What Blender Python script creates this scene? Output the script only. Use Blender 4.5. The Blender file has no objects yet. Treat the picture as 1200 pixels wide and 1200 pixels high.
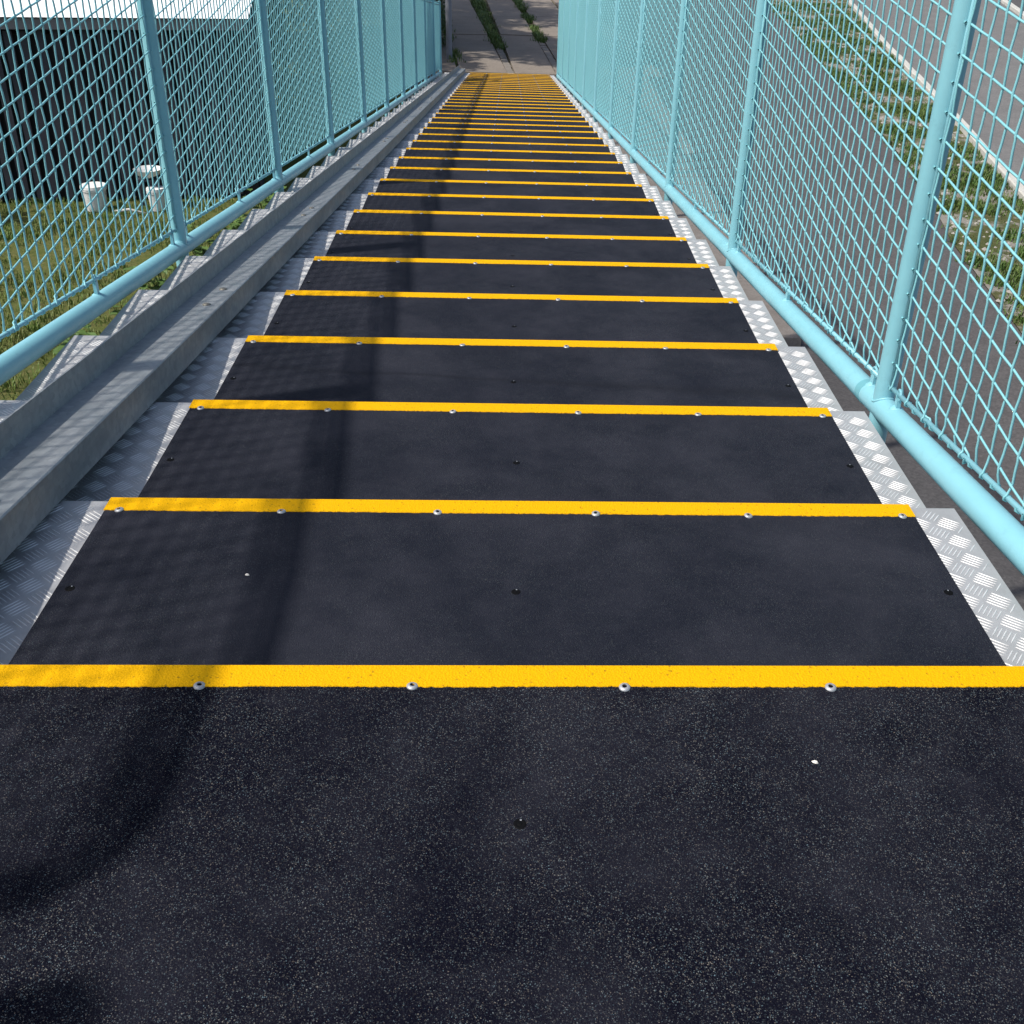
import bpy, math, random
from mathutils import Vector, Matrix, noise
random.seed(7)
S = bpy.context.scene
C = S.collection

# ------------------------------------------------------------------ camera
FX = 1226.9583
cam = bpy.data.cameras.new("camera")
cam.sensor_width = 36.0; cam.sensor_fit = 'HORIZONTAL'
cam.lens = FX / 1200.0 * 36.0
cam.shift_x = -48.74 / 1200.0
cam.shift_y = -58.33 / 1200.0
cam.clip_start = 0.02; cam.clip_end = 2000.0
camo = bpy.data.objects.new("camera", cam); C.objects.link(camo)
Fv = Vector((0.04686736, 0.86560834, -0.49852348))
Rv = Vector((0.99884623, -0.03537943, 0.03247301))
Uv = Vector((-0.01047143, 0.49947022, 0.86626777))
m3 = Matrix((Rv, Uv, -Fv)).transposed()
camo.matrix_world = Matrix.Translation((-0.0195921, -0.90195721, 0.787811)) @ m3.to_4x4()
S.camera = camo

# ------------------------------------------------------------------ light
SUN = Vector((1.0, 0.35, -1.47)).normalized()          # direction the light travels
ELEV = math.asin(-SUN.z)
ROT = math.atan2(-SUN.x, -SUN.y)
w = bpy.data.worlds.new("World"); S.world = w; w.use_nodes = True
nt = w.node_tree
bg = nt.nodes["Background"]
sky = nt.nodes.new("ShaderNodeTexSky"); sky.sky_type = 'NISHITA'; sky.sun_disc = False
sky.sun_elevation = ELEV; sky.sun_rotation = ROT; sky.air_density = 0.9; sky.dust_density = 2.4; sky.ozone_density = 0.6
nt.links.new(sky.outputs[0], bg.inputs[0]); bg.inputs[1].default_value = 0.15
sl = bpy.data.lights.new("sun", 'SUN'); sl.energy = 4.3; sl.angle = math.radians(1.15)
sl.color = (1.0, 0.955, 0.88)
so = bpy.data.objects.new("sun", sl); C.objects.link(so)
so.rotation_euler = SUN.to_track_quat('-Z', 'Y').to_euler(); so.location = (-4, -3, 6)
S.view_settings.view_transform = 'Standard'; S.view_settings.look = 'None'
S.view_settings.gamma = 1.0; S.view_settings.use_curve_mapping = False
S.view_settings.exposure = 0.08

# ------------------------------------------------------------------ helpers
WL = {}                                                 # world origin of every object
def put(o, loc, parent=None):
    C.objects.link(o)
    WL[o.name] = Vector(loc)
    if parent is not None:
        o.parent = parent; o.location = Vector(loc) - WL[parent.name]
    else:
        o.location = loc
    return o
def mesh(name, V, F, mat, smooth=False, sharp=None):
    me = bpy.data.meshes.new(name); me.from_pydata([tuple(v) for v in V], [], F); me.update()
    mats = mat if isinstance(mat, (list, tuple)) else [mat]
    for m in mats: me.materials.append(m)
    if smooth: me.polygons.foreach_set('use_smooth', [True] * len(me.polygons))
    if sharp is not None:
        try: me.set_sharp_from_angle(angle=math.radians(sharp))
        except Exception: pass
    return me
def ob(name, me, loc=(0, 0, 0), parent=None, kind=None, label=None):
    o = bpy.data.objects.new(name, me); put(o, loc, parent)
    if kind: o['kind'] = kind
    if label: o['label'] = label
    return o
def thing(name, label, cat, loc=(0, 0, 0), group=None):
    o = bpy.data.objects.new(name, None); o.empty_display_size = .1; put(o, loc)
    o['label'] = label; o['category'] = cat
    if group: o['group'] = group
    return o
def tag(o, label, cat, group=None):
    o['label'] = label; o['category'] = cat
    if group: o['group'] = group
    return o
class G:
    """collects geometry"""
    def __init__(s): s.V = []; s.F = []
    def box(s, x0, x1, y0, y1, z0, z1, fn=None):
        n = len(s.V)
        P = [(x0,y0,z0),(x1,y0,z0),(x1,y1,z0),(x0,y1,z0),(x0,y0,z1),(x1,y0,z1),(x1,y1,z1),(x0,y1,z1)]
        s.V += [fn(p) if fn else p for p in P]
        s.F += [tuple(n+i for i in f) for f in ((0,3,2,1),(4,5,6,7),(0,1,5,4),(1,2,6,5),(2,3,7,6),(3,0,4,7))]
        return s
    def bevbox(s, x0, x1, y0, y1, z0, z1, b):
        """box with its upper edges chamfered"""
        n = len(s.V)
        s.V += [(x0,y0,z0),(x1,y0,z0),(x1,y1,z0),(x0,y1,z0),
                (x0,y0,z1-b),(x1,y0,z1-b),(x1,y1,z1-b),(x0,y1,z1-b),
                (x0+b,y0+b,z1),(x1-b,y0+b,z1),(x1-b,y1-b,z1),(x0+b,y1-b,z1)]
        for a in (0, 4):
            for i in range(4):
                j = (i+1) % 4; s.F.append((n+a+i, n+a+j, n+a+4+j, n+a+4+i))
        s.F += [(n+3,n+2,n+1,n), (n+8,n+9,n+10,n+11)]
        return s
    def tube(s, pts, r, seg=8, caps=True, closed=False):
        pts = [Vector(p) for p in pts]; n0 = len(s.V); N = len(pts)
        up = None
        for i, p in enumerate(pts):
            if closed: t = pts[(i+1) % N] - pts[i-1]
            else: t = pts[min(i+1, N-1)] - pts[max(i-1, 0)]
            t.normalize()
            if up is None:
                up = Vector((1, 0, 0)) if abs(t.x) < .8 else Vector((0, 0, 1))
            a = (up - t * up.dot(t)).normalized(); up = a; b = t.cross(a)
            rr = r[i] if isinstance(r, (list, tuple)) else r
            for k in range(seg):
                q = 2*math.pi*k/seg
                v = p + a*(rr*math.cos(q)) + b*(rr*math.sin(q)); s.V.append(tuple(v))
        for i in range(N if closed else N-1):
            j = (i+1) % N
            for k in range(seg):
                l = (k+1) % seg
                s.F.append((n0+i*seg+k, n0+i*seg+l, n0+j*seg+l, n0+j*seg+k))
        if caps and not closed:
            s.F.append(tuple(n0+k for k in range(seg))[::-1]); s.F.append(tuple(n0+(N-1)*seg+k for k in range(seg)))
        return s
    def prism_y(s, prof, y0, y1, fz=None):
        """profile list of (x,z), extruded from y0 to y1; fz(y) lifts it"""
        n = len(s.V); m = len(prof); fz = fz or (lambda y: 0)
        for y in (y0, y1):
            s.V += [(x, y, z + fz(y)) for x, z in prof]
        for i in range(m):
            j = (i+1) % m; s.F.append((n+i, n+j, n+m+j, n+m+i))
        s.F.append(tuple(n+i for i in range(m))[::-1]); s.F.append(tuple(n+m+i for i in range(m)))
        return s
    def prism_x(s, prof, x0, x1):
        """profile list of (y,z), extruded along x"""
        n = len(s.V); m = len(prof)
        for x in (x0, x1): s.V += [(x, y, z) for y, z in prof]
        for i in range(m):
            j = (i+1) % m; s.F.append((n+i, n+m+i, n+m+j, n+j))
        s.F.append(tuple(n+i for i in range(m))); s.F.append(tuple(n+m+i for i in range(m))[::-1])
        return s
    def poly(s, pts, z):
        n = len(s.V); s.V += [(x, y, z) for x, y in pts]; s.F.append(tuple(range(n, n+len(pts)))); return s
    def mesh(s, name, mat, smooth=False, sharp=None): return mesh(name, s.V, s.F, mat, smooth, sharp)

# ------------------------------------------------------------------ materials
def M(name, base=(.5,.5,.5), rough=.6, metal=0.0, spec=.5):
    m = bpy.data.materials.new(name); m.use_nodes = True
    b = m.node_tree.nodes["Principled BSDF"]
    b.inputs['Base Color'].default_value = (*base, 1); b.inputs['Roughness'].default_value = rough
    b.inputs['Metallic'].default_value = metal; b.inputs['Specular IOR Level'].default_value = spec
    return m
class N:
    """small node builder working in world-position space"""
    def __init__(s, m):
        s.t = m.node_tree; s.n = s.t.nodes; s.l = s.t.links; s.b = s.n["Principled BSDF"]
        s.pos = s.n.new("ShaderNodeNewGeometry").outputs['Position']
    def map(s, sc=(1,1,1), rot=(0,0,0), loc=(0,0,0)):
        k = s.n.new("ShaderNodeMapping"); k.inputs['Scale'].default_value = sc
        k.inputs['Rotation'].default_value = rot; k.inputs['Location'].default_value = loc
        s.l.new(s.pos, k.inputs[0]); return k.outputs[0]
    def noise(s, scale, detail=3, rough=.55, vec=None, dist=0):
        k = s.n.new("ShaderNodeTexNoise"); k.inputs['Scale'].default_value = scale
        k.inputs['Detail'].default_value = detail; k.inputs['Roughness'].default_value = rough
        k.inputs['Distortion'].default_value = dist
        s.l.new(vec or s.pos, k.inputs['Vector']); return k.outputs['Fac']
    def vor(s, scale, out='Distance', feature='F1', vec=None):
        k = s.n.new("ShaderNodeTexVoronoi"); k.feature = feature; k.inputs['Scale'].default_value = scale
        s.l.new(vec or s.pos, k.inputs['Vector']); return k.outputs[out]
    def ramp(s, fac, stops, interp='LINEAR'):
        k = s.n.new("ShaderNodeValToRGB"); k.color_ramp.interpolation = interp
        e = k.color_ramp.elements
        while len(e) < len(stops): e.new(.5)
        for i, (p, c) in enumerate(stops):
            e[i].position = p
            e[i].color = (*c, 1) if isinstance(c, (tuple, list)) else (c, c, c, 1)
        s.l.new(fac, k.inputs[0]); return k.outputs[0]
    def mix(s, f, a, b, mode='MIX'):
        k = s.n.new("ShaderNodeMix"); k.data_type = 'RGBA'; k.blend_type = mode
        for i, v in ((0, f), (6, a), (7, b)):
            if isinstance(v, (int, float)): k.inputs[i].default_value = v if i == 0 else (v, v, v, 1)
            elif isinstance(v, (tuple, list)): k.inputs[i].default_value = (*v, 1)
            else: s.l.new(v, k.inputs[i])
        return k.outputs[2]
    def math(s, op, a, b=0.0, c=None, clamp=False):
        k = s.n.new("ShaderNodeMath"); k.operation = op; k.use_clamp = clamp
        for i, v in enumerate((a, b) if c is None else (a, b, c)):
            if isinstance(v, (int, float)): k.inputs[i].default_value = v
            else: s.l.new(v, k.inputs[i])
        return k.outputs[0]
    def sep(s, v=None):
        k = s.n.new("ShaderNodeSeparateXYZ"); s.l.new(v or s.pos, k.inputs[0]); return k.outputs
    def color(s, o): s.l.new(o, s.b.inputs['Base Color'])
    def rough(s, o): s.l.new(o, s.b.inputs['Roughness'])
    def bump(s, h, strength=.5, dist=.002):
        k = s.n.new("ShaderNodeBump"); k.inputs['Strength'].default_value = strength
        k.inputs['Distance'].default_value = dist; s.l.new(h, k.inputs['Height'])
        s.l.new(k.outputs[0], s.b.inputs['Normal']); return k.outputs[0]

def grit_mat(name, dark, lite, speck, spstr, dust=0.35, dark_line=False, spec=.13):
    m = M(name, dark, .80, 0, spec); n = N(m)
    base = n.mix(n.noise(420, 2, .6), dark, lite)
    # single mineral grains: every cell a random tone, few of them pale
    cell = n.vor(1250, 'Color'); cx = n.sep(cell)
    pale = n.ramp(cx[0], [(0, 0.0), (.68, 0.0), (.90, .16), (.965, .55), (1, 1.0)])
    hue = n.mix(cx[1], speck, (speck[2]*.8, speck[1], speck[0]))
    patch = n.ramp(n.noise(7, 5, .65), [(.34, .45), (.68, 1.25)])
    base = n.mix(n.math('MULTIPLY', n.math('MULTIPLY', pale, patch), spstr), base, hue)
    cell2 = n.sep(n.vor(300, 'Color'))
    dist2 = n.vor(300, 'Distance')
    big = n.math('MULTIPLY', n.ramp(cell2[2], [(0, 0.0), (.972, 0.0), (.985, 1.0)]), n.ramp(dist2, [(0, 1.0), (.2, 1.0), (.32, 0.0)]))
    base = n.mix(n.math('MULTIPLY', big, .55), base, (.30, .29, .27))
    # wear and dust, broad and streaky
    d = n.ramp(n.noise(4.5, 6, .62, dist=.3), [(.40, 0.0), (.64, 1.0)])
    d2 = n.ramp(n.noise(22, 5, .7), [(.45, 0.0), (.8, 1.0)])
    dd = n.math('MULTIPLY', n.math('ADD', n.math('MULTIPLY', d, .7), n.math('MULTIPLY', d2, .45)), dust)
    base = n.mix(dd, base, (.058, .058, .074))
    if dark_line:
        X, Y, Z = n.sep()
        # a wavering dark line across the third tread, broader towards its ends
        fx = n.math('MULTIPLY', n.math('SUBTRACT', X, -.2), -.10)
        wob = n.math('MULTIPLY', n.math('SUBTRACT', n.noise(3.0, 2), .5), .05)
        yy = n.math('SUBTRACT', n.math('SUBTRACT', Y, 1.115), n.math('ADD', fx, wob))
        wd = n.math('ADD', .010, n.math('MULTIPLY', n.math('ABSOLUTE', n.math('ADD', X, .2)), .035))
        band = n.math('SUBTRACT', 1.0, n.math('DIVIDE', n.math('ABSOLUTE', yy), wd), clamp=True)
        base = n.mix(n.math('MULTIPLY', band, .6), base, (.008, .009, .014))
    n.color(base)
    h = n.math('ADD', n.noise(650, 2, .6), n.math('MULTIPLY', n.vor(520), .6))
    n.bump(h, .75, .0016)
    return m
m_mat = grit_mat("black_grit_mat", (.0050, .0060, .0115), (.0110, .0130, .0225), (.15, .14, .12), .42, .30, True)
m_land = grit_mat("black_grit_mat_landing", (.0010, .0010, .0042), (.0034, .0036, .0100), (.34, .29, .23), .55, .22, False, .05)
def yellow():
    m = M("yellow_grit_strip", (.80, .47, .006), .7, 0, .08); n = N(m)
    c = n.mix(n.noise(260, 3, .6), (.655, .335, .0005), (.75, .395, .001))
    dirt = n.ramp(n.noise(38, 5, .7), [(.60, 0.0), (.84, 1.0)])
    c = n.mix(n.math('MULTIPLY', dirt, .28), c, (.36, .22, .02))
    sp = n.sep(n.vor(420, 'Color'))
    c = n.mix(n.math('MULTIPLY', n.ramp(sp[0], [(0, 0.0), (.965, 0.0), (.985, 1.0)]), .45), c, (.12, .08, .01))
    n.color(c); n.bump(n.math('ADD', n.noise(520, 2), n.vor(400)), .55, .0012); return m
m_yel = yellow()
def alu():
    m = M("aluminium_plate", (.56, .585, .61), .42, .35, .5); n = N(m)
    v = n.map((900, 30, 30))
    br = n.noise(1.0, 3, .6, vec=v)
    c = n.mix(br, (.40, .395, .40), (.50, .495, .495))
    dirt = n.ramp(n.noise(14, 6, .7), [(.46, 0.0), (.78, 1.0)])
    c = n.mix(n.math('MULTIPLY', dirt, .42), c, (.20, .195, .19))
    n.color(c)
    n.rough(n.ramp(n.noise(30, 4), [(.3, .30), (.7, .46)]))
    n.bump(br, .10, .0006); return m
m_alu = alu()
def alubar():
    m = M("aluminium_tread_bar", (.80, .81, .82), .48, .30, .5); n = N(m)
    n.color(n.mix(n.ramp(n.noise(40, 4, .7), [(.4, 0.0), (.75, 1.0)]), (.70, .70, .70), (.52, .52, .52))); return m
m_bar = alubar()
def galv():
    m = M("galvanised_steel", (.25, .28, .30), .5, .55, .5); n = N(m)
    sp = n.sep(n.vor(90, 'Color'))
    c = n.mix(sp[0], (.255, .272, .288), (.325, .345, .358))
    st = n.ramp(n.noise(1.0, 5, .65, vec=n.map((26, 3.0, 26))), [(.42, 0.0), (.75, 1.0)])
    c = n.mix(n.math('MULTIPLY', st, .5), c, (.165, .185, .195))
    wh = n.ramp(n.noise(60, 5, .75), [(.62, 0.0), (.8, 1.0)])
    c = n.mix(n.math('MULTIPLY', wh, .35), c, (.42, .44, .45))
    n.color(c); n.rough(n.ramp(n.noise(24, 4), [(.3, .42), (.7, .66)])); n.bump(n.noise(150, 3), .12, .001); return m
m_galv = galv()
def paint(name, c0, c1, rough=.38, wear=.3):
    m = M(name, c0, rough, 0, .5); n = N(m)
    c = n.mix(n.ramp(n.noise(9, 5, .6), [(.3, 0.0), (.7, 1.0)]), c0, c1)
    g = n.ramp(n.noise(34, 6, .75), [(.56, 0.0), (.80, 1.0)])
    c = n.mix(n.math('MULTIPLY', g, wear), c, tuple(v*.45 for v in c0))
    chip = n.ramp(n.noise(120, 3, .7), [(.735, 0.0), (.765, 1.0)])
    c = n.mix(n.math('MULTIPLY', chip, .55), c, (.07, .05, .035))
    n.color(c); n.rough(n.ramp(n.noise(45, 3), [(.3, rough-.08), (.7, rough+.14)]))
    n.bump(n.noise(170, 3), .10, .001); return m
m_turq = paint("turquoise_paint", (.200, .462, .530), (.225, .495, .562))
m_turq_d = paint("turquoise_paint_dark", (.12, .34, .385), (.14, .37, .42))
m_wire = paint("turquoise_wire_coating", (.200, .490, .535), (.230, .530, .575), .40, .15)
m_steel = M("stainless_screw", (.40, .41, .42), .50, .5)
m_dark = M("dark_socket", (.0025, .0025, .003), .7, 0, .1)
m_rust = M("rusty_weathered_bolt", (.20, .19, .165), .55, .6)
def conc(name, a, b, d, sc=1.0):
    m = M(name, a, .9, 0, .2); n = N(m)
    c = n.mix(n.ramp(n.noise(2.2*sc, 7, .68), [(.3, 0.0), (.7, 1.0)]), a, b)
    sp = n.sep(n.vor(95*sc, 'Color'))
    c = n.mix(n.math('MULTIPLY', sp[0], .62 if 'asphalt' in name else .38), c, d)
    c = n.mix(n.math('MULTIPLY', n.ramp(n.noise(9*sc, 6, .75), [(.52, 0.0), (.76, 1.0)]), .5), c, d)
    n.color(c); n.bump(n.noise(85*sc, 4, .7), .35, .004); return m
m_asph = conc("asphalt_path", (.085, .080, .080), (.118, .112, .110), (.05, .048, .048), .8)
m_road = conc("asphalt_road", (.155, .152, .148), (.20, .195, .188), (.10, .098, .095), .7)
m_slab = conc("concrete_slab", (.205, .172, .142), (.285, .245, .205), (.11, .092, .075), .8)
m_kerb = conc("kerb_stone", (.47, .465, .43), (.56, .55, .51), (.33, .32, .28), 1.2)
m_plinth = conc("plinth_concrete", (.20, .178, .158), (.275, .25, .225), (.12, .098, .082), 1.0)
m_paver = conc("small_paver", (.20, .18, .155), (.26, .235, .205), (.12, .10, .085), 1.6)
m_rubble = conc("broken_stone", (.30, .28, .25), (.40, .38, .35), (.2, .18, .16), 2)
def grassy(name, a, b, c3, sc=1.0, stone=None):
    m = M(name, a, .95, 0, .1); n = N(m)
    c = n.mix(n.ramp(n.noise(3.2*sc, 7, .7, dist=.4), [(.34, 0.0), (.66, 1.0)]), a, b)
    c = n.mix(n.ramp(n.noise(22*sc, 6, .8), [(.42, 0.0), (.68, 1.0)]), c, c3)
    if stone:
        c = n.mix(n.ramp(n.noise(1.9*sc, 6, .75), [(.47, 0.0), (.56, 1.0)]), c, stone)
    n.color(c); n.bump(n.noise(60, 6, .8), .8, .02); return m
m_lawn = grassy("lawn_soil", (.100, .120, .030), (.165, .150, .060), (.055, .085, .022), 1.4)
m_verge = grassy("verge_soil", (.075, .090, .028), (.14, .125, .065), (.045, .066, .02), 1.1, (.27, .25, .22))
m_earth = grassy("earth", (.085, .082, .04), (.12, .12, .08), (.04, .05, .02), .8)
def leafm(name, a, b, sc=30):
    m = M(name, a, .55, 0, .35); n = N(m); n.color(n.mix(n.ramp(n.noise(sc, 3), [(.35, 0.0), (.65, 1.0)]), a, b)); return m
m_blade = leafm("grass_blade", (.085, .150, .022), (.15, .175, .045), 6)
m_bladev = leafm("verge_blade", (.055, .110, .018), (.10, .145, .034), 6)
m_leaf = leafm("weed_leaf", (.055, .11, .022), (.10, .165, .04))
m_tleaf = leafm("tree_leaf", (.035, .065, .015), (.07, .11, .025), 8)
m_dry = leafm("dry_leaf", (.16, .10, .04), (.22, .15, .06))
m_bark = conc("bark", (.09, .07, .055), (.13, .105, .08), (.05, .04, .03), 3)
m_shed = conc("shed_board", (.040, .042, .055), (.060, .063, .075), (.022, .023, .028), 2)
m_fascia = conc("shed_fascia", (.16, .155, .165), (.20, .195, .205), (.12, .115, .12), 1.5)
m_roof = M("white_roof_sheet", (.86, .86, .86), .7)
m_black = M("shed_inside", (.010, .010, .012), .9)
m_white = conc("white_plastic", (.74, .74, .72), (.80, .80, .79), (.50, .49, .45), 3)
m_pole = M("grey_pole", (.20, .21, .24), .6)
m_chip = M("white_chip", (.80, .76, .68), .8)

# ------------------------------------------------------------------ dimensions
GO, RI = 0.43704, 0.056633           # going and rise of one step
SL = RI / GO
NST = 37                             # nosings 0..36
GZ = -2.100                          # level of the ground
XL, XR = -1.02, 0.72               # planes of the two fences
HL, HR = 0.008, -0.004              # height of the bottom rails above the nosing line
TOPS = (1.0, 1.15); TOP = 1.0
YEND = (NST-1)*GO
def nz(y): return -SL*min(max(y, 0.0), YEND+.3)

# ================================================================== THE GROUND
def sheet(name, pts, z, mat):
    g = G().poly(pts, z); return ob(name, g.mesh(name, mat), kind='structure')
sheet('ground', [(-300,-300),(300,-300),(300,300),(-300,300)], GZ-.020, m_earth)
low = [(2.9,-6),(3.0,0),(3.35,3.5),(3.77,6.2),(4.02,8.2),(4.5,10.5),(4.9,14),(5.5,19),(6.1,25),(8.6,40)]
kb  = [(3.6,-6),(3.85,0),(4.45,5),(5.32,9.6),(5.87,12.55),(6.3,15),(7.15,20),(8.5,27.2),(12.4,42)]
kb2 = [(6.3,-6),(6.9,0),(7.9,8),(9.3,15),(11.2,22),(12.25,25.6),(13.3,29.6),(16.6,42)]
sheet('asphalt_path', [(-1.4,-6)] + low + [(3.4,42),(1.4,15.99),(-1.4,15.99)], GZ-.010, m_asph)
sheet('grass_verge', low + kb[::-1], GZ-.002, m_verge)
sheet('road', kb + kb2[::-1], GZ-.014, m_road)
sheet('far_pavement', kb2 + [(60,42),(60,-6)], GZ-.006, m_asph)
sheet('lawn', [(-60,-6),(-1.42,-6),(-1.42,16.0),(-1.42,42),(-60,42)], GZ-.006, m_lawn)

def walk(pts, step, start=0.0):
    """points and directions at even steps along a polyline"""
    out = []; d = start
    seg = [(Vector(a), Vector(b)) for a, b in zip(pts[:-1], pts[1:])]
    acc = 0
    for a, b in seg:
        L = (b-a).length
        while d <= acc + L:
            t = (d-acc)/L; out.append((a.lerp(b, t), (b-a).normalized())); d += step
        acc += L
    return out
def kerb(pts, label, loc_i, w0=.10):
    t = thing('kerb', label, 'kerb', (pts[loc_i][0], pts[loc_i][1], GZ))
    g = G().bevbox(-w0/2, w0/2, -.493, .493, -.06, .07, .012); me = g.mesh('kerb_stone', m_kerb)
    for p, d in walk(pts, 1.0, .5):
        o = ob('kerb_stone', me, (p.x+random.uniform(-.006,.006), p.y, GZ+random.uniform(-.006,.004)), t)
        o.rotation_euler = (0, 0, math.atan2(d.y, d.x) - math.pi/2 + random.uniform(-.006,.006))
kerb(kb, 'pale concrete kerb between the weedy verge and the road', 3)
kerb(kb2, 'pale kerb on the far side of the road, at the top right', 5, .14)

# slab footpath at the foot of the stair
def slab_path():
    t = thing('slab_footpath', 'shaded concrete slab footpath with weedy joints beyond the foot of the stair', 'footpath', (0, 16, GZ))
    rows = [16.02, 19.85, 22.6, 25.2, 27.8, 30.4, 33.0]
    cols = [(-1.38, -.80, 0.), (-.75, -.035, 0.), (.085, .715, 0.), (.86, 1.60, 0.), (1.66, 2.4, 0.)]
    for ci, (a, b, _) in enumerate(cols):
        for i in range(len(rows)-1):
            y0, y1 = rows[i]+.003+ci*.05, rows[i+1]-.003+ci*.05
            if i == 0: y0 = 16.02
            sh = -.098 if ci < 2 else -.066
            dz = random.uniform(-.010, .008)
            def fn(p, sh=sh, dz=dz): return (p[0] + sh*(p[1]-16.0), p[1], p[2] + dz + .006*math.sin(p[0]*3+p[1]))
            g = G(); n = len(g.V); g.box(a, b, y0, y1, -.05, .035, fn)
            me = g.mesh('slab', m_slab); me.transform(Matrix.Translation((0,-16,0)))
            ob('slab', me, (0, 16, GZ), t)
    # the cobbles set in the two open joints
    gm = G().bevbox(-.055, .055, -.06, .06, -.04, .018, .008).mesh('cobble', m_paver)
    for x0, sh in ((.025, -.085), (.79, -.066)):
        y = 16.10
        while y < 24:
            xx = x0 + sh*(y-16)
            if not (x0 > .5 and y > 21) :
                o = ob('cobble', gm, (xx+random.uniform(-.006,.006), y, GZ+random.uniform(-.008,.004)), t)
                o.rotation_euler = (random.uniform(-.04,.04), random.uniform(-.04,.04), sh*-1+random.uniform(-.05,.05))
            y += .128
slab_path()

# concrete plinth on the right, under the lower flight
def plinth():
    g = G()
    g.bevbox(.95, 2.03, 5.75, 11.0, 0, .085, .015)
    g.bevbox(.95, 2.10, 11.02, 15.9, 0, .080, .015)
    g.bevbox(.95, 1.86, 5.10, 5.73, 0, .05, .01)
    me = g.mesh('concrete_plinth', m_plinth); me.transform(Matrix.Translation((-1.5,-8,0)))
    tag(ob('concrete_plinth', me, (1.5, 8, GZ)), 'low brownish concrete strip on the ground right beside the stair', 'plinth')
plinth()

# ------------------------------------------------------------------ grass
def tufts(name, spots, mat, hmin, hmax, wd, kind='stuff', n_bl=5, spread=.03):
    V = []; F = []
    for (x, y, sc) in spots:
        for _ in range(n_bl):
            a = random.uniform(0, 6.283); h = random.uniform(hmin, hmax)*sc
            px, py = x+random.gauss(0, spread), y+random.gauss(0, spread)
            lx, ly = math.cos(a)*h*.55, math.sin(a)*h*.55; ux, uy = -math.sin(a)*wd, math.cos(a)*wd
            n = len(V)
            V += [(px-ux, py-uy, GZ-.004), (px+ux, py+uy, GZ-.004), (px+lx*.4+ux*.7, py+ly*.4+uy*.7, GZ+h*.65),
                  (px+lx*.4-ux*.7, py+ly*.4-uy*.7, GZ+h*.65), (px+lx, py+ly, GZ+h*.95)]
            F += [(n, n+1, n+2, n+3), (n+3, n+2, n+4)]
    o = ob(name, mesh(name, V, F, mat), kind=kind)
    return o
sp = []
for _ in range(15000):
    x = random.uniform(-5.6, -1.45); y = random.uniform(1.2, 9.0)
    if x < -1.4 - y*.55 - .6: continue
    v = noise.noise(Vector((x*1.7, y*1.7, 0)))
    if random.random() < .55 + v: sp.append((x, y, 1+.5*v))
tag(tufts('lawn_grass', sp, m_blade, .02, .055, .0035), 'short dry green grass of the lawn left of the stair', 'grass')
sp = []
def inverge(y):
    def at(P):
        for a, b in zip(P[:-1], P[1:]):
            if a[1] <= y <= b[1]: return a[0] + (b[0]-a[0])*(y-a[1])/(b[1]-a[1])
    return at(low), at(kb)
for _ in range(16000):
    y = random.uniform(3, 27); a, b = inverge(y); x = random.uniform(a-.03, b-.04)
    v = noise.noise(Vector((x*1.3+9, y*1.1, 3))) + .5*noise.noise(Vector((x*4, y*4, 1)))
    if v > -.02 or random.random() < .04: sp.append((x, y, 1+v))
tag(tufts('verge_grass', sp, m_bladev, .015, .055, .006, n_bl=5, spread=.04), 'clumpy green weeds growing on the stony verge beside the road', 'grass')
sp = []
for _ in range(2600):
    y = 16.2 + 12*random.random()
    j = random.choice((0, 1, 1, 2)); x0, sh = ((.02, -.085), (.79, -.066), (-.78, -.098))[j]
    dens = noise.noise(Vector((j*7.3, y*.8, 2)))
    if (j == 0 and y > 18.3 and dens > -.4) or (j == 1 and y > 19.3 and dens > -.15) or (j == 2 and dens > -.1):
        sp.append((x0 + sh*(y-16) + random.gauss(0, .045 if j else .055), y, 1.0+.6*dens))
tag(tufts('joint_weeds', sp, m_bladev, .04, .12, .008, n_bl=4, spread=.03), 'dark green weeds sprouting from the joints of the slab footpath', 'weeds')
# crumbs of broken stone on the verge
g = G()
for _ in range(900):
    y = random.uniform(4, 22); a, b = inverge(y); x = random.uniform(a, b-.06)
    if noise.noise(Vector((x*1.3+9, y*1.1, 3))) > 0: continue
    r = random.uniform(.008, .035)
    n = len(g.V); k = 5
    for i in range(k):
        q = 6.283*i/k; rr = r*random.uniform(.7, 1.2); g.V.append((x+rr*math.cos(q), y+rr*math.sin(q), GZ-.002))
    g.V.append((x+random.uniform(-.3,.3)*r, y, GZ+r*.6))
    g.F += [(n+i, n+(i+1) % k, n+k) for i in range(k)]
tag(ob('verge_rubble', g.mesh('verge_rubble', m_rubble), kind='stuff'), 'grey broken stones scattered over the verge', 'rubble')

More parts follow.
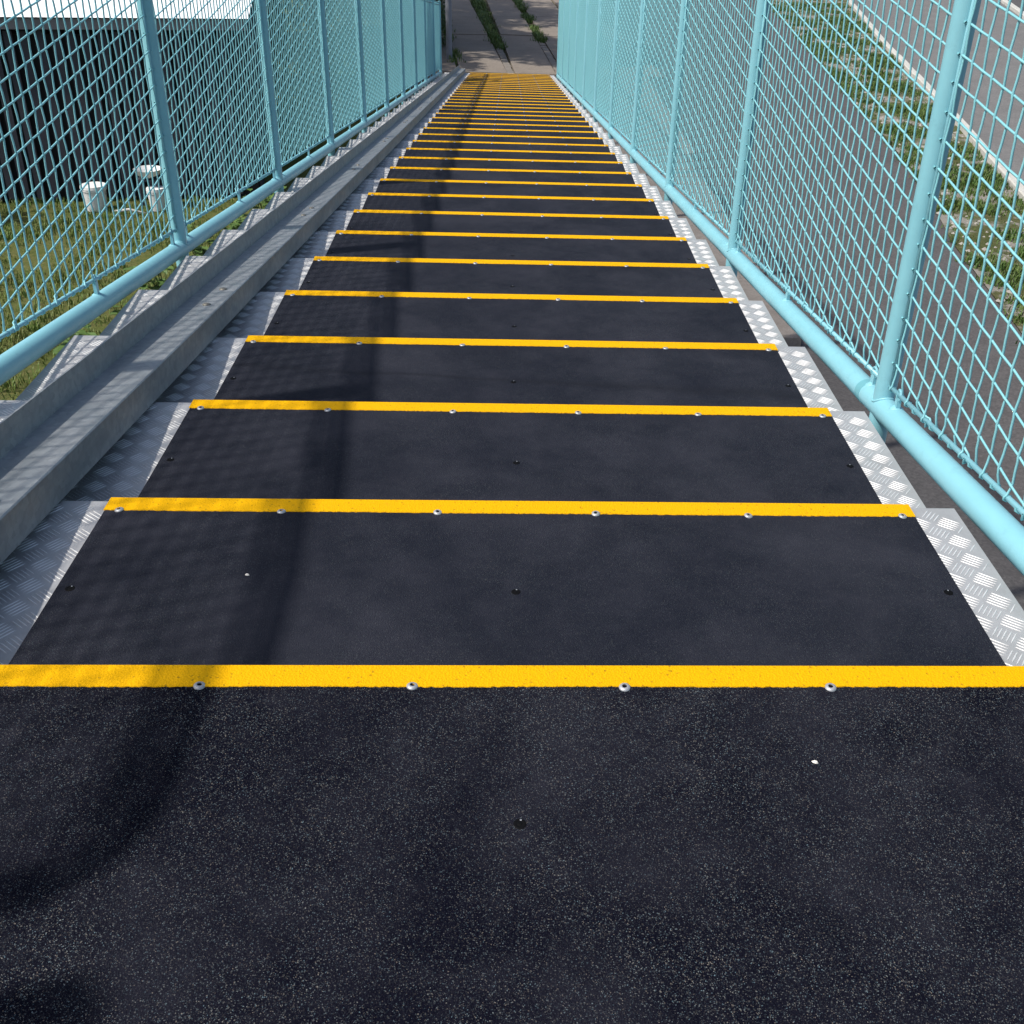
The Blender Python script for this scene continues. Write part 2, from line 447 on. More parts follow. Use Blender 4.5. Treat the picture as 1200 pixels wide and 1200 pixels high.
# ------------------------------------------------------------------ leafy plants
def leaf(V, F, p, d, up, L, W):
    d = Vector(d).normalized(); s = d.cross(Vector(up)); 
    if s.length < .01: s = Vector((1,0,0))
    s.normalize(); u = s.cross(d)
    n = len(V)
    V += [tuple(p), tuple(p+d*L*.35+s*W*.5+u*L*.06), tuple(p+d*L*.75+s*W*.36+u*L*.03), tuple(p+d*L-u*L*.10),
          tuple(p+d*L*.75-s*W*.36+u*L*.03), tuple(p+d*L*.35-s*W*.5+u*L*.06), tuple(p+d*L*.5-u*L*.02)]
    F += [(n,n+1,n+6),(n+1,n+2,n+6),(n+2,n+3,n+6),(n+3,n+4,n+6),(n+4,n+5,n+6),(n+5,n,n+6)]
def weed(x, y, h, r, label, nst=9, ls=.05, mat=None, group='leafy weeds beside the stair'):
    t = thing('weed_plant', label, 'weed', (x, y, GZ), group)
    gs = G(); V = []; F = []
    for i in range(nst):
        a = random.uniform(0, 6.283); rr = r*random.uniform(.2, 1); hh = h*random.uniform(.6, 1)
        top = Vector((rr*math.cos(a), rr*math.sin(a), hh))
        pts = [Vector((0,0,0)).lerp(top, q) + Vector((0,0,.12*h*math.sin(q*3.1))) for q in (0,.35,.7,1)]
        gs.tube(pts, [.004,.0035,.003,.0018], 4)
        for _ in range(7):
            q = random.uniform(.25, 1.0); p = Vector((0,0,0)).lerp(top, q) + Vector((0,0,.12*h*math.sin(q*3.1)))
            b = random.uniform(0, 6.283)
            leaf(V, F, p, (math.cos(b), math.sin(b), random.uniform(-.3,.5)), (0,0,1), ls*random.uniform(.7,1.3), ls*random.uniform(.5,.75))
    ob('stem', gs.mesh('stem', m_leaf, True), (x, y, GZ), t)
    ob('foliage', mesh('foliage', V, F, mat or m_leaf), (x, y, GZ), t)
weed(-2.50, 5.00, .42, .22, 'bright leafy weed seen under the left rail nearest the viewer', 14, .085)
weed(-2.40, 5.45, .42, .20, 'leafy weed seen under the left rail just behind the nearest weed', 12, .08)
weed(-2.37, 6.05, .45, .20, 'leafy weed seen below the nearest left fence post', 13, .085)
weed(-2.30, 6.85, .42, .20, 'leafy weed just past the nearest left fence post', 12, .08)
weed(-2.20, 7.40, .42, .22, 'leafy weed below the middle of the second left fence panel', 12, .08)
weed(-2.10, 8.10, .42, .22, 'leafy weed below the second left fence post in view', 12, .08)
weed(-4.75, 8.1, .95, .30, 'tall bushy weed at the left end of the dark shed', 22, .08, group='bushy weeds by the shed')
weed(-2.75, 9.5, .85, .30, 'bushy green weed at the right end of the shed', 20, .08, group='bushy weeds by the shed')
weed(-2.35, 10.6, .8, .32, 'bushy weed behind the second left fence panel, past the shed', 18, .08, group='bushy weeds by the shed')
weed(-2.9, 11.6, .8, .32, 'low bushy weed in the shade past the right end of the shed', 18, .08, None, 'bushy weeds by the shed')
weed(-2.0, 12.6, .8, .3, 'bushy weed behind the third left fence panel', 18, .08, group='bushy weeds by the shed')
weed(-2.3, 14.3, .9, .35, 'bushy weed behind the far left fence panels', 20, .09, group='bushy weeds by the shed')
weed(-1.28, 16.3, .42, .17, 'dark weed clump at the foot of the gutter by the grey pole', 14, .06, group='bushy weeds by the footpath')

def tree(x, y, trunk, cr, cz, n, label, ls=.16):
    t = thing('broadleaf_tree', label, 'tree', (x, y, GZ), 'trees left of the foot of the stair')
    g = G(); base = Vector((0,0,-.05)); top = Vector((random.uniform(-.2,.2), random.uniform(-.2,.2), cz))
    g.tube([base, base.lerp(top,.3)+Vector((.05,.03,0)), base.lerp(top,.65), top], [trunk, trunk*.8, trunk*.6, trunk*.35], 10)
    limbs = []
    for i in range(9):
        a = i*2.4; q = random.uniform(.45,.95); p = base.lerp(top, q)
        e = p + Vector((math.cos(a)*cr*.7, math.sin(a)*cr*.7, cr*random.uniform(.1,.7)))
        g.tube([p, p.lerp(e,.5)+Vector((0,0,.1)), e], [trunk*.35, trunk*.22, trunk*.1], 6); limbs.append(e)
    ob('trunk', g.mesh('trunk', m_bark, True), (x, y, GZ), t)
    V = []; F = []
    cl = [(Vector((0,0,cz)), cr*.6)] + [(e, cr*random.uniform(.34,.5)) for e in limbs] + \
         [(Vector((random.gauss(0,cr*.45), random.gauss(0,cr*.45), cz+random.gauss(cr*.15,cr*.3))), cr*.35) for _ in range(8)]
    for _ in range(n):
        c, r = random.choice(cl); d = Vector((random.gauss(0,1), random.gauss(0,1), random.gauss(0,1))).normalized()
        p = c + d*r*random.uniform(.5,1)**.5
        leaf(V, F, p, (random.gauss(0,1), random.gauss(0,1), random.gauss(-.3,.6)), (0,0,1), ls*random.uniform(.7,1.3), ls*.6)
    ob('crown', mesh('crown', V, F, m_tleaf), (x, y, GZ), t)
tree(-4.5, 13.2, .14, 1.6, 3.6, 5000, 'broadleaf tree behind the shed, left of the lower flight')
tree(-3.9, 17.6, .17, 2.6, 4.1, 15000, 'larger broadleaf tree left of the slab footpath')
tree(-4.0, 22.0, .17, 2.5, 4.2, 10000, 'broadleaf tree farthest along the slab footpath')

# grey pole by the foot of the stair
g = G(); g.tube([(0,0,-.1),(0,0,4.2)], .05, 16)
tag(ob('grey_pole', g.mesh('grey_pole', m_pole, True, 40), (-.985, 17.2, GZ)), 'thin grey pole standing beside the slab footpath', 'pole')
# dark evergreen hedge block behind the pole
def hedge(x, y, r, h, n, label):
    t = thing('evergreen_shrub', label, 'shrub', (x, y, GZ), 'dark shrubs left of the footpath')
    g = G(); V = []; F = []
    for i in range(6):
        a = i*1.05; g.tube([(0,0,-.02),(math.cos(a)*r*.4, math.sin(a)*r*.4, h*.8)], [.02,.008], 5)
    ob('stem', g.mesh('stem', m_bark, True), (x, y, GZ), t)
    for _ in range(n):
        q = random.random(); a = random.uniform(0,6.283); rr = r*(1-.35*q)*random.uniform(.4,1)**.5*(1+.25*math.sin(a*3+q*5))
        leaf(V, F, Vector((rr*math.cos(a), rr*math.sin(a), h*q)), (math.cos(a)+random.gauss(0,.5), math.sin(a)+random.gauss(0,.5), random.gauss(0,.5)), (0,0,1), .10*random.uniform(.7,1.3), .055)
    ob('foliage', mesh('foliage', V, F, m_tleaf), (x, y, GZ), t)
hedge(-1.62, 18.4, .50, 1.7, 2200, 'dark evergreen shrub right behind the grey pole')
hedge(-2.5, 17.0, .8, 1.9, 2600, 'dark evergreen shrub behind the far end of the left fence')
hedge(-3.1, 12.6, .7, 1.3, 2200, 'dark evergreen shrub between the shed and the nearest tree')
hedge(-2.9, 14.9, .7, 1.4, 2200, 'dark evergreen shrub beside the trunk of the smaller tree')
hedge(-1.95, 20.6, .6, 1.6, 1800, 'dark evergreen shrub farther along the footpath')

# ------------------------------------------------------------------ the shed and things before it
def shed():
    x0, x1, y0, y1 = -6.2, -2.33, 8.48, 12.2; zt = 1.50
    t = thing('slatted_shed', 'dark slatted shed with a white sheet roof and grey fascia beyond the lawn', 'shed', (x0, y0, GZ))
    g = G(); g.box(0, x1-x0, .06, .10, 0, zt-.06); g.box(0, .04, .10, y1-y0, 0, zt-.06); g.box(x1-x0-.04, x1-x0, .10, y1-y0, 0, zt-.06); g.box(.04, x1-x0-.04, y1-y0-.04, y1-y0, 0, zt-.06)
    ob('inner_wall', g.mesh('inner_wall', m_black), (x0, y0, GZ), t)
    me = G().box(-.034, .034, 0, .022, .03, zt-.02).mesh('slat', m_shed)
    n = int((x1-x0)/.125)
    for i in range(n):
        o = ob('slat', me, (x0+.06+i*.125+random.uniform(-.006,.006), y0+.012, GZ+random.uniform(-.01,.01)), t)
    me = G().box(0, .022, -.034, .034, .03, zt-.02).mesh('side_slat', m_shed)
    for i in range(int((y1-y0)/.125)):
        ob('side_slat', me, (x1+.012, y0+.12+i*.125, GZ), t)
    g = G(); g.box(-.08, x1-x0+.05, -.045, -.015, zt-.005, zt+.082)
    ob('fascia', g.mesh('fascia', m_fascia), (x0, y0, GZ), t)
    g = G()
    prof = []; k = 64
    # corrugated sheet, ridges running away from the eave
    xa, xb = -.10, x1-x0+.07; n0 = 0
    for j, yy in enumerate((-.07, y1-y0+.1)):
        for i in range(k*2+1):
            x = xa + (xb-xa)*i/(k*2); g.V.append((x, yy, zt+.094+(yy+.07)*.03+(.0015 if i % 2 else 0)))
    m_ = k*2+1
    for i in range(k*2): g.F.append((i, i+1, m_+i+1, m_+i))
    ob('roof', g.mesh('roof', m_roof), (x0, y0, GZ), t)
    t.rotation_euler = (0, 0, math.radians(9.5))
shed()
def bucket(x, y, r, h, label, tilt=0):
    t = thing('bucket', label, 'bucket', (x, y, GZ), 'white containers before the shed')
    g = G(); seg = 20
    prof = [(.82*r, 0), (.84*r, .01), (r, h-.03), (r*1.07, h-.03), (r*1.07, h), (r*.97, h), (.8*r, .02), (0.001, .02)]
    for q in range(seg):
        a = 6.283*q/seg
        for rr, z in prof: g.V.append((rr*math.cos(a), rr*math.sin(a), z))
    m_ = len(prof)
    for q in range(seg):
        p = (q+1) % seg
        for i in range(m_-1): g.F.append((q*m_+i, p*m_+i, p*m_+i+1, q*m_+i+1))
    o = ob('shell', g.mesh('shell', m_white, True, 35), (x, y, GZ), t)
    g = G(); g.tube([(r*1.05*math.cos(a), -.0+r*1.05*math.sin(a)*.25-.02, h-.03+.0-.10*math.sin(a)) for a in [math.pi*i/10 for i in range(11)]], .003, 5)
    ob('handle', g.mesh('handle', m_steel, True), (x, y, GZ), t)
    g = G(); g.tube([(0,0,h-.012),(0,0,h+.012)], [r*1.1, r*1.06], 20)
    ob('lid', g.mesh('lid', m_white, True, 35), (x, y, GZ), t)
bucket(-3.735, 8.62, .103, .215, 'white lidded bucket on the lawn in front of the shed, left one')
bucket(-3.20, 8.66, .075, .19, 'greyish white bucket under the white dish by the shed')
g = G()
seg = 22
prof = [(.05, 0), (.15, .035), (.175, .075), (.185, .08), (.17, .062), (.14, .03), (.001, .02)]
for q in range(seg):
    a = 6.283*q/seg
    for rr, z in prof: g.V.append((.68*rr*math.cos(a), .68*rr*math.sin(a), z))
for q in range(seg):
    p = (q+1) % seg
    for i in range(len(prof)-1): g.F.append((q*7+i, p*7+i, p*7+i+1, q*7+i+1))
o = tag(ob('wash_basin', g.mesh('wash_basin', m_white, True, 50), (-3.27, 8.745, GZ+.27)), 'shallow white dish resting on a dark stand above the right bucket', 'basin')
t = thing('dish_stand', 'small dark stand carrying the white dish by the shed', 'stand', (-3.27, 8.70, GZ))
me = G().box(-.012, .012, -.012, .012, 0, .265).mesh('leg', m_shed)
for dx, dy in ((-.12,.0),(.12,.0),(-.12,.16),(.12,.16)): ob('leg', me, (-3.27+dx*.7, 8.70+dy*.5, GZ), t)
ob('stand_top', G().box(-.10,.10,-.015,.10,.245,.262).mesh('stand_top', m_shed), (-3.27, 8.70, GZ), t)
g = G(); g.tube([(-.14,0,.02),(0,.03,.035),(.16,-.02,.02)], [.012,.014,.009], 7)
tag(ob('fallen_stick', g.mesh('fallen_stick', m_kerb, True), (-3.42, 8.5, GZ)), 'pale stick lying on the lawn between the two buckets', 'stick')

# ================================================================== THE STAIR
stair = thing('staircase', 'long shallow outdoor stair with black grit treads and yellow nosings', 'staircase', (0, 0, 0))
PX0, PX1 = -.985, .672
TH = .004
# --- meshes shared by all steps
def plate_mesh(y0):
    # tread with turned-down nose and riser behind
    g = G()
    n = [( -0.0, 0.0), (y0, 0.0), (y0, RI-.006), (y0-TH, RI-.006), (y0-TH, -TH), (-TH, -TH), (-TH, -.045), (-.0, -.045)]
    r = .003
    prof = [(0, -.045), (0, -r), (-r*.3, -r*.3), (-r, 0), (y0, 0), (y0, RI-.006), (y0-TH, RI-.006), (y0-TH, -TH), (-TH, -TH), (-TH, -.045)]
    g.prism_x(prof, PX0, PX1); return g
plate_me = plate_mesh(-GO-.012).mesh('tread_plate', m_alu)
g = G(); r = .003
g.prism_x([(0,-.045),(0,-r),(-r*.3,-r*.3),(-r,0),(-3.0,0),(-3.0,-TH),(-TH,-TH),(-TH,-.045)], PX0, PX1)
landplate_me = g.mesh('landing_plate', m_alu)

def bars_mesh(y0, y1):
    V = []; F = []
    PXX, PYY = .0435, .0470
    def bar(cx, cy, dx, dy, L, W, H):
        px, py = -dy, dx
        e0 = (cx-dx*L/2, cy-dy*L/2); e1 = (cx+dx*L/2, cy+dy*L/2)
        for ex, ey in (e0, e1):
            if not (PX0+.002 < ex < PX1-.002 and y0 < ey < y1): return
        n = len(V)
        ring = [(-.5,0),(-.30,-.42),(0,-.5),(.30,-.42),(.5,0),(.30,.42),(0,.5),(-.30,.42)]
        for a, b in ring: V.append((cx+dx*a*L+px*b*W, cy+dy*a*L+py*b*W, 0.0002))
        for a, b in ring: V.append((cx+dx*a*L*.72+px*b*W*.45, cy+dy*a*L*.72+py*b*W*.30, H))
        for i in range(8):
            j = (i+1) % 8; F.append((n+i, n+j, n+8+j, n+8+i))
        F.append(tuple(n+8+i for i in range(8)))
    def group(cx, cy, ang):
        dx, dy = math.cos(ang), math.sin(ang); px, py = -dy, dx
        for k in range(-2, 3):
            sh = .0
            bar(cx + px*k*.0059 + dx*sh*k, cy + py*k*.0059 + dy*sh*k, dx, dy, .0300-.0012*abs(k), .0021, .0009)
    i0 = int((PX0-.6465)/PXX)-1
    for i in range(i0, 3):
        for (ox, oy, ang) in ((0, 0, math.radians(-38)), (PXX/2, PYY/2, math.radians(52))):
            cx = .6465 + PXX*i + ox
            if -.60 < cx < .585: continue
            j = int(y0/PYY)-1
            while PYY*j < y1:
                group(cx, PYY*j + oy + .0005, ang); j += 1
    return mesh('raised_tread_bars', V, F, m_bar, True, 50)
bars_me = bars_mesh(-GO+.004, -.006)
landbars_me = bars_mesh(-1.7, -.006)
ME0, ME1 = -.600, .600
def mat_mesh(y0, nm, mat):
    g = G(); g.bevbox(ME0, ME1, y0, -.0035, .0002, .0042, .0008); return g.mesh(nm, mat)
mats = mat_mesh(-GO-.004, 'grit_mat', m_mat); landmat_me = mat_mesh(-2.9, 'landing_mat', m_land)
def strip_mesh(seed):
    rnd = random.Random(seed); V = []; F = []
    n = 300; z1 = .0052
    for i in range(n+1):
        x = ME0-.0006 + (ME1-ME0+.0012)*i/n
        e = -.0338 + .0009*noise.noise(Vector((x*6, seed*3.1, 0))) + rnd.uniform(-.0007, .0007)
        V += [(x, .0018, -.006), (x, .0018, z1-.0012), (x, .0004, z1), (x, e+.0006, z1), (x, e, .0040)]
    for i in range(n):
        for j in range(4):
            a = i*5+j; F.append((a, a+1, a+6, a+5))
    return mesh('nosing_strip', V, [f[::-1] for f in F], m_yel)
strips = [strip_mesh(s) for s in range(5)]
def screw_me(r, h):
    g = G(); seg = 18
    prof = [(r, 0), (r*.97, h*.35), (r*.75, h*.8), (r*.45, h), (r*.42, h*.98)]
    for q in range(seg):
        a = 6.283*q/seg
        for rr, z in prof: g.V.append((rr*math.cos(a), rr*math.sin(a), z))
    m_ = len(prof)
    for q in range(seg):
        p = (q+1) % seg
        for i in range(m_-1): g.F.append((q*m_+i, p*m_+i, p*m_+i+1, q*m_+i+1))
    # hexagonal socket
    n = len(g.V); g.F.append(None); g.F.pop()
    for q in range(seg): 
        a = 6.283*q/seg; g.V.append((r*.42*math.cos(a), r*.42*math.sin(a), h*.45))
    for q in range(seg): g.F.append((q*m_+m_-1, ((q+1) % seg)*m_+m_-1, n+(q+1) % seg, n+q))
    g.F.append(tuple(n+q for q in range(seg)))
    me = mesh('nosing_screw', g.V, g.F, [m_steel, m_dark], True, 60)
    me.polygons[len(me.polygons)-1].material_index = 1
    return me
screw = screw_me(.0066, .0027)
def flush_me():
    g = G(); seg = 16; r = .0062
    for (rr, z) in ((r, .0044), (r*.85, .0049), (r*.62, .0046), (r*.35, .0044), (r*.30, .0046)):
        for q in range(seg):
            a = 6.283*q/seg; g.V.append((rr*math.cos(a), rr*math.sin(a), z))
    for i in range(4):
        for q in range(seg):
            p = (q+1) % seg; g.F.append((i*seg+q, i*seg+p, (i+1)*seg+p, (i+1)*seg+q))
    g.F.append(tuple(4*seg+q for q in range(seg)))
    me = mesh('mat_screw', g.V, g.F, [m_dark, m_steel], True)
    for i, p in enumerate(me.polygons):
        if seg <= i < 2*seg and i % 16 == 3: p.material_index = 1  # one steel face of the ring stands in for a small glint
    return me
flush = flush_me()
SX = (-.5805, -.3455, -.1155, .1160, .3440, .5815)
for k in range(NST):
    o3 = (0, k*GO, -k*RI)
    st = ob('landing' if k == 0 else 'step', landplate_me if k == 0 else plate_me, o3, stair)
    ob('tread_bars', landbars_me if k == 0 else bars_me, o3, st, 'stuff')
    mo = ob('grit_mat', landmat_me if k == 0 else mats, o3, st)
    jx = random.uniform(-.001, .001)
    ob('nosing_strip', strips[k % 5], (o3[0]+jx, o3[1], o3[2]), st)
    for x in SX:
        o = ob('nosing_screw', screw, (x+random.uniform(-.002,.002), o3[1]-.0335+random.uniform(-.0012,.0012), o3[2]+.0042), st)
        o.rotation_euler = (random.uniform(-.12,.12), random.uniform(-.12,.12), random.uniform(0,6))
    for x in (-.582, -.001, .582):
        if k == 0 and x != -.001: continue
        ob('mat_screw', flush, (x+random.uniform(-.002,.002), o3[1]-.2235+random.uniform(-.003,.003), o3[2]), st)
# stringers and legs below
for x in (-.95, .60):
    g = G(); prof = [(0,-.20),(.05,-.20),(.05,-.194),(.006,-.194),(.006,-.066),(.05,-.066),(.05,-.060),(0,-.060)]
    g.prism_y([(x+a, b) for a, b in prof], .02, YEND-.35, lambda y: -SL*y)
    g.prism_y([(x+a, b) for a, b in prof], -3.0, .018)
    ob('stringer', g.mesh('stringer', m_galv), (0, 0, 0), stair)
for y in (-2.6, -.3, 4.0, 8.0, 12.0):
    for x in (-.92, .62):
        g = G(); zt = nz(y)-.205; g.box(-.04,.04,-.04,.04, GZ-.02-zt, -.002); g.box(-.09,.09,-.09,.09, GZ-.018-zt, GZ+.006-zt)
        ob('support_leg', g.mesh('support_leg', m_galv), (x+.01, y, zt), stair)
# end plate under the last nosing
g = G(); g.box(PX0, PX1, -.02, -.006, -.062, -.046); ob('end_plate', g.mesh('end_plate', m_dark), (0, YEND, -(NST-1)*RI), stair)

# --- gutter for bicycle wheels
gut = thing('wheel_gutter', 'galvanised steel wheel channel running down the left side of the stair', 'wheel channel', (-.72, 0, .06))
XW, XE, HF, HW = -.757, -.670, .060, .108
t_ = .0035
prof = [(XW, HF), (XW-.001, HW), (XW-t_-.001, HW), (XW-t_, HF-t_), (XE-t_, HF-t_), (XE-t_, .004), (XE, .004), (XE, HF-.002), (XE-.002, HF)]
seams = [.234 + 1.216*i for i in range(13)]
ys = [-.02] + [s for s in seams if s < YEND] + [YEND+.05]
def domed(r, h, nm, mat):
    g = G(); seg = 16
    for rr, z in ((r, 0), (r*.95, h*.5), (r*.6, h*.9), (.0005, h)):
        for q in range(seg):
            a = 6.283*q/seg; g.V.append((rr*math.cos(a), rr*math.sin(a), z))
    for i in range(3):
        for q in range(seg): p = (q+1) % seg; g.F.append((i*seg+q, i*seg+p, (i+1)*seg+p, (i+1)*seg+q))
    return g.mesh(nm, mat, True)
gbolt = domed(.0095, .004, 'gutter_bolt', m_rust)
for i in range(len(ys)-1):
    a, b = ys[i]+.0003, ys[i+1]-.0003
    g = G(); g.prism_y([(x+.72, z-.06) for x, z in prof], a, b, lambda y: -SL*y)
    sec = ob('gutter_section', g.mesh('gutter_section', m_galv), (-.72, 0, .06), gut)
    for yy in (ys[i]+.075, ys[i+1]-.075):
        if yy < .05 or yy > YEND: continue
        o = ob('gutter_bolt', gbolt, (-.7025, yy, HF-SL*yy), sec); o.rotation_euler = (-math.atan(SL), 0, 0)

for k in range(1, NST):  # plates added under the gutter to keep sun from passing beneath it
    ya, yb = (k-1)*GO+.004, k*GO-.002; y_ = k*GO
    g = G(); n = 0
    for x in (-.0475, -.0440):
        g.V += [(x, ya-y_, .0015), (x, yb-y_, .0015), (x, yb-y_, HF-t_-.001-SL*(yb-y_)), (x, ya-y_, HF-t_-.001-SL*(ya-y_))]
    g.F += [(0,1,2,3), (7,6,5,4), (0,4,5,1), (1,5,6,2), (2,6,7,3), (3,7,4,0)]
    if k == 1: gb = g.mesh('gutter_sun_stop', m_galv)
    ob('gutter_sun_stop', gb, (-.705, y_, -k*RI), gut)

# ================================================================== FENCES
POST_R, RAIL_R, WR = .0205, .0240, .00215
TILT = .11; VY = .0400; HZ = .0462; CR = .0017
m_s = {}
def wire_panel(y0, y1, base, seed, rodh):
    """woven wire panel between posts; base(y) = height of the nosing line; coordinates relative to (0,y0,base(y0))"""
    rnd = random.Random(seed); g = G(); L = y1-y0; b0 = base(y0)
    def lo(y): return base(y0+y)-b0+rodh
    def hi(y): return base(y0+y)-b0+TOP-.035
    nv = int((L-.018)/VY)
    yv = [.014 + (L-.028)*(i)/(nv-1) for i in range(nv)]
    ph = [rnd.uniform(-1,1) for _ in yv]
    def sway(i, z): return .0009*math.sin(z*6.5+ph[i]*2)+.0006*ph[i]
    zmin = min(lo(0), lo(L)) - .2
    # horizontals: index by line constant
    consts = []; c = math.floor((min(lo(0), lo(L)-TILT*L))/HZ)*HZ + .0085
    while c < max(hi(0), hi(L)) + .1:
        consts.append(c); c += HZ
    phh = [rnd.uniform(-1,1) for _ in consts]
    def hzz(j, y): return consts[j] + TILT*y + .0009*math.sin(y*5+phh[j]*3) + .0005*phh[j]
    # vertical wires
    for i, y in enumerate(yv):
        zl, zh = lo(y), hi(y); pts = []
        nodes = [(hzz(j, y), j) for j in range(len(consts)) if zl+.012 < hzz(j, y) < zh-.004]
        # hook round the bottom rod
        for q in (200, 150, 90, 30, -20, -60):
            a = math.radians(q); pts.append((math.cos(a)*.0062*(1 if i % 2 else -1), y+.0035*(q/200-.4), zl+math.sin(a)*-.0062))
        prevz = zl+.008
        for z, j in nodes:
            s = 1 if (i+j) % 2 else -1
            if z - prevz > .02: pts.append((0, y+sway(i, (z+prevz)/2), (z+prevz)/2))
            pts.append((s*CR*.55, y+sway(i, z-.006)+.0009*s, z-.0062)); pts.append((s*CR, y+sway(i, z), z)); pts.append((s*CR*.55, y+sway(i, z+.006)-.0009*s, z+.0062))
            prevz = z
        pts.append((0, y, zh))
        g.tube(pts, WR, 5, caps=False)
    # horizontal wires
    for j, c in enumerate(consts):
        pts = []; yy = [v for v in yv if lo(v)+.008 < hzz(j, v) < hi(v)]
        if len(yy) < 1: continue
        idx = [yv.index(v) for v in yy]
        first, last = idx[0] == 0, idx[-1] == len(yv)-1
        if not first:
            y = yy[0]-.012; pts += [(-.006, y-.010, lo(y)+.004), (-.005, y-.008, lo(y)-.006), (.006, y-.006, lo(y)-.003), (.004, y, lo(y)+.006)]
        if first:
            z = hzz(j, 0)
            for q in (-150, -90, -30, 20): a = math.radians(q); pts.append((math.cos(a)*.006, .004+math.sin(a)*.0075, z+.004*(q+60)/100))
        for n_, (i, y) in enumerate(zip(idx, yy)):
            s = -1 if (i+j) % 2 else 1; yq = y + sway(i, hzz(j, y)); z = hzz(j, y)
            if n_: pts.append((0, (y+yy[n_-1])/2, (z+hzz(j, yy[n_-1]))/2))
            pts.append((s*CR*.2, yq-.006, z-.0007)); pts.append((s*CR*.5, yq, z)); pts.append((s*CR*.25, yq+.006, z+.0007))
        if last:
            z = hzz(j, L)
            for q in (160, 90, 30, -20): a = math.radians(q); pts.append((math.cos(a)*-.006, L-.004+math.sin(a)*.0075, z))
        else:
            # end hooked over the top rod
            y = yy[-1]+.014; pts.append((.001, y, hi(y)-.002))
        g.tube(pts, WR, 5, caps=False)
    return g.mesh('wire_mesh', m_wire, True)

def lug_me(rodh, rail_top):
    g = G(); h = rodh-rail_top
    n = len(g.V)
    g.box(-.004, .004, -.0075, .0075, rail_top-.004, rodh-.004)
    g.tube([(0, .0105*math.cos(a), rodh+.0105*math.sin(a)) for a in [6.283*i/12 for i in range(12)]], .0026, 6, closed=True)
    g.tube([(.0, 0, rail_top-.006), (0, 0, rail_top+.001), (0, 0, rail_top+.006)], [.016, .013, .006], 10)
    return g.mesh('mesh_lug', m_turq, True, 40)
post_cache = {}
def post_me(foot, top):
    key = (round(foot, 3), round(top, 3))
    if key not in post_cache:
        g = G(); g.tube([(0,0,foot),(0,0,0),(0,0,top)], POST_R, 28)
        post_cache[key] = g.mesh('post', m_turq, True, 50)
    return post_cache[key]
def weld_me():
    g = G(); R_ = RAIL_R
    pts = []
    for i in range(28):
        a = 6.283*i/28; x, y = POST_R*1.03*math.cos(a), POST_R*1.03*math.sin(a)
        pts.append((x, y, math.sqrt(max(R_*R_ - x*x, 0))+.0012 - SL*y))
    g.tube(pts, .0024, 6, closed=True); return g.mesh('weld_bead', m_turq, True)
weld = weld_me()
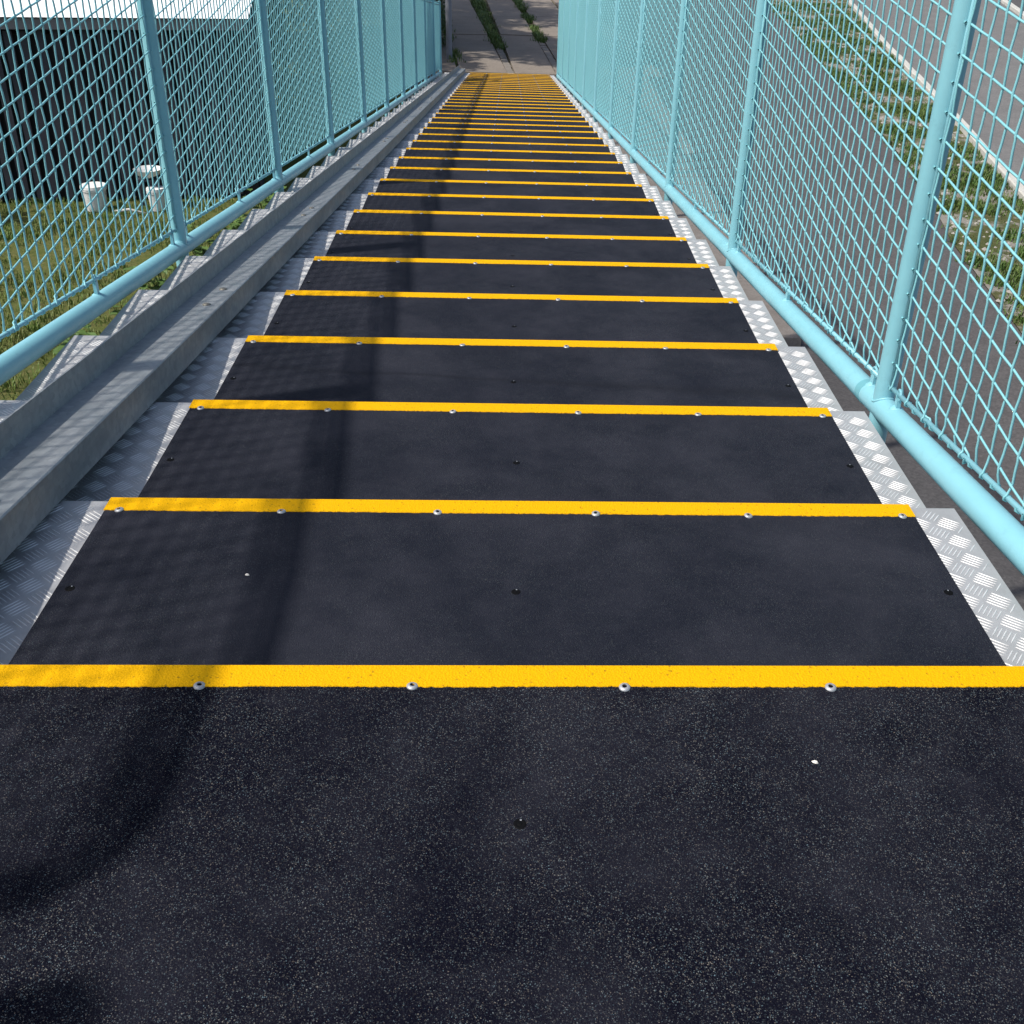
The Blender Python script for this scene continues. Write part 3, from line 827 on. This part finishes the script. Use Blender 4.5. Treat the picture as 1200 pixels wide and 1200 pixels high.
def fence(X, stations, rail_h, rodh, name_label, y_start_rail, elbow, side, joints=()):  # joints: spots of the darker bands on the bottom rail
    global TOP
    TOP = TOPS[side]
    y0, y1 = stations[0], stations[-1]
    t = thing('mesh_fence', name_label, 'fence', (X, y0, nz(y0)), 'turquoise mesh fences along the stair')
    # rails, bent at the landing edge
    def railpts(h, a, b):
        pts = [(X, a, nz(a)+h)]
        if a < -.03 and b > .03:
            for yy in (-.03, -.015, 0, .015, .03): pts.append((X, yy, h - (SL*max(yy,0)*.9 if yy > 0 else 0)))
        pts.append((X, b, nz(b)+h)); return pts
    org = Vector((X, y0, nz(y0)))
    def local(P): return [tuple(Vector(p)-org) for p in P]
    g = G(); g.tube(local(railpts(rail_h, y_start_rail, y1+.02)), RAIL_R, 32)
    br = ob('bottom_rail', g.mesh('bottom_rail', m_turq, True, 50), org, t)
    for yj in joints:  # slightly darker band round the bottom rail at each given spot
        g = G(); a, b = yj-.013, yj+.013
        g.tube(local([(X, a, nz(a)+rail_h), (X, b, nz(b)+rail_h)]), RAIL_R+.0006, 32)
        ob('dark_band', g.mesh('dark_band', m_turq_d, True, 50), org, br, label='darker band on the rail')
    # top rail with elbow down at the near end
    if elbow:
        e = .10; P = [(X, y0, nz(y0)+TOP-e-.02)]
        for q in range(7):
            a = math.radians(15*q); P.append((X, y0+e-e*math.cos(a), nz(y0)+TOP-e+e*math.sin(a)))
        P += railpts(TOP, y0+e+.01, y1)[1:] if y0 < -.1 and y1 > .1 else [(X, y1, nz(y1)+TOP)]
    else:
        P = railpts(TOP, y0-.03, y1+.0)
    g = G(); g.tube(local(P), .0125, 18); ob('top_rail', g.mesh('top_rail', m_turq, True, 50), org, t)
    for i, y in enumerate(stations):
        top = TOP-.02 if not (elbow and i == 0) else TOP-.115
        p = ob('post', post_me(-.115, top), (X, y, nz(y)), t)
        ob('weld_bead', weld, (X, y, nz(y)+rail_h), p)
        # foot bracket bolted to the stringer
    variants = {}
    for i in range(len(stations)-1):
        a, b = stations[i]+POST_R-.002, stations[i+1]-POST_R+.002
        straight = a > 0 or b < 0
        if a > 0:
            key = (i % 3, round(b-a, 2))
            if key not in variants: variants[key] = wire_panel(0, b-a, lambda y: -SL*y, i*7+side, rodh)
            me = variants[key]
        else:
            me = wire_panel(a, b, nz, i*7+side, rodh)
        pan = ob('wire_panel', me, (X, a, nz(a)), t, 'stuff')
        # tension rods: along the bottom and up both posts
        def rod(P, nm):
            g = G(); g.tube([Vector(p)-Vector((X, a, nz(a))) for p in P], .0047 if nm == 'bottom_rod' else .0062 if nm in ('top_rod', 'shadow_rod') else .0036, 10)
            ob(nm, g.mesh(nm, m_turq, True), (X, a, nz(a)), t)
        P = [(X, a-.004, nz(a)+rodh)] + ([(X, 0, rodh)] if a < 0 < b else []) + [(X, b+.004, nz(b)+rodh)]
        rod(P, 'bottom_rod')
        rod([(X, a+.006, nz(a)+rodh), (X, a+.006, nz(a)+TOP-.03)], 'side_rod')
        rod([(X, b-.006, nz(b)+rodh), (X, b-.006, nz(b)+TOP-.03)], 'side_rod')
        P = [(X, a-.004, nz(a)+TOP-.038)] + ([(X, 0, TOP-.038)] if a < 0 < b else []) + [(X, b+.004, nz(b)+TOP-.038)]
        rod(P, 'top_rod')
        rod([(x, y, z-.032) for x, y, z in P], 'shadow_rod')  # extra unseen rod, added to widen the shadow band of the fence top
        for q in (a+.052, (a+b)/2+.035, b-.052):
            o = ob('mesh_lug', LUG[side], (X, q, nz(q)), t); o.rotation_euler = (0, 0, random.uniform(-.1, .1))
    return t
RODH_R, RODH_L = .046, .070
LUG = {1: lug_me(RODH_R, HR+RAIL_R-.002), 0: lug_me(RODH_L, HL+RAIL_R-.002)}
stR = [.91+1.468*i for i in range(-1, 11)]
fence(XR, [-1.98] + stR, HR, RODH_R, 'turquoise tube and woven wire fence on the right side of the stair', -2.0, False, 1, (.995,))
stL = [-.50, .80] + [2.255+1.46*i for i in range(10)]
fence(XL, stL, HL, RODH_L, 'turquoise tube and woven wire fence on the left side of the stair', -.52, True, 0)
# separate fence along the landing, out to the left of the viewer
fence(XL, [-2.05, -.62], HL, RODH_L, 'turquoise mesh fence along the landing, beside the viewer on the left', -2.07, False, 0)

# ------------------------------------------------------------------ specks on the mats
def chip(x, y, z, r, label):
    g = G(); n = 6
    for i in range(n): g.V.append((r*random.uniform(.8,1.3)*math.cos(6.283*i/n), r*.6*math.sin(6.283*i/n), 0))
    for i in range(n): g.V.append((r*.7*math.cos(6.283*i/n), r*.4*math.sin(6.283*i/n), r*.5))
    g.F += [(i, (i+1) % n, n+(i+1) % n, n+i) for i in range(n)] + [tuple(range(n, 2*n))]
    o = ob('stone_chip', g.mesh('stone_chip', m_chip), (x, y, z+.0042)); o.rotation_euler.z = random.uniform(-.6,.8)
    tag(o, label, 'chip', 'stone chips lying on the mats')
chip(.298, -.145, 0, .0032, 'tiny white chip on the landing mat, right of its centre screw')
chip(-.361, .247, -RI, .0030, 'tiny pale chip on the first tread, left of its centre')
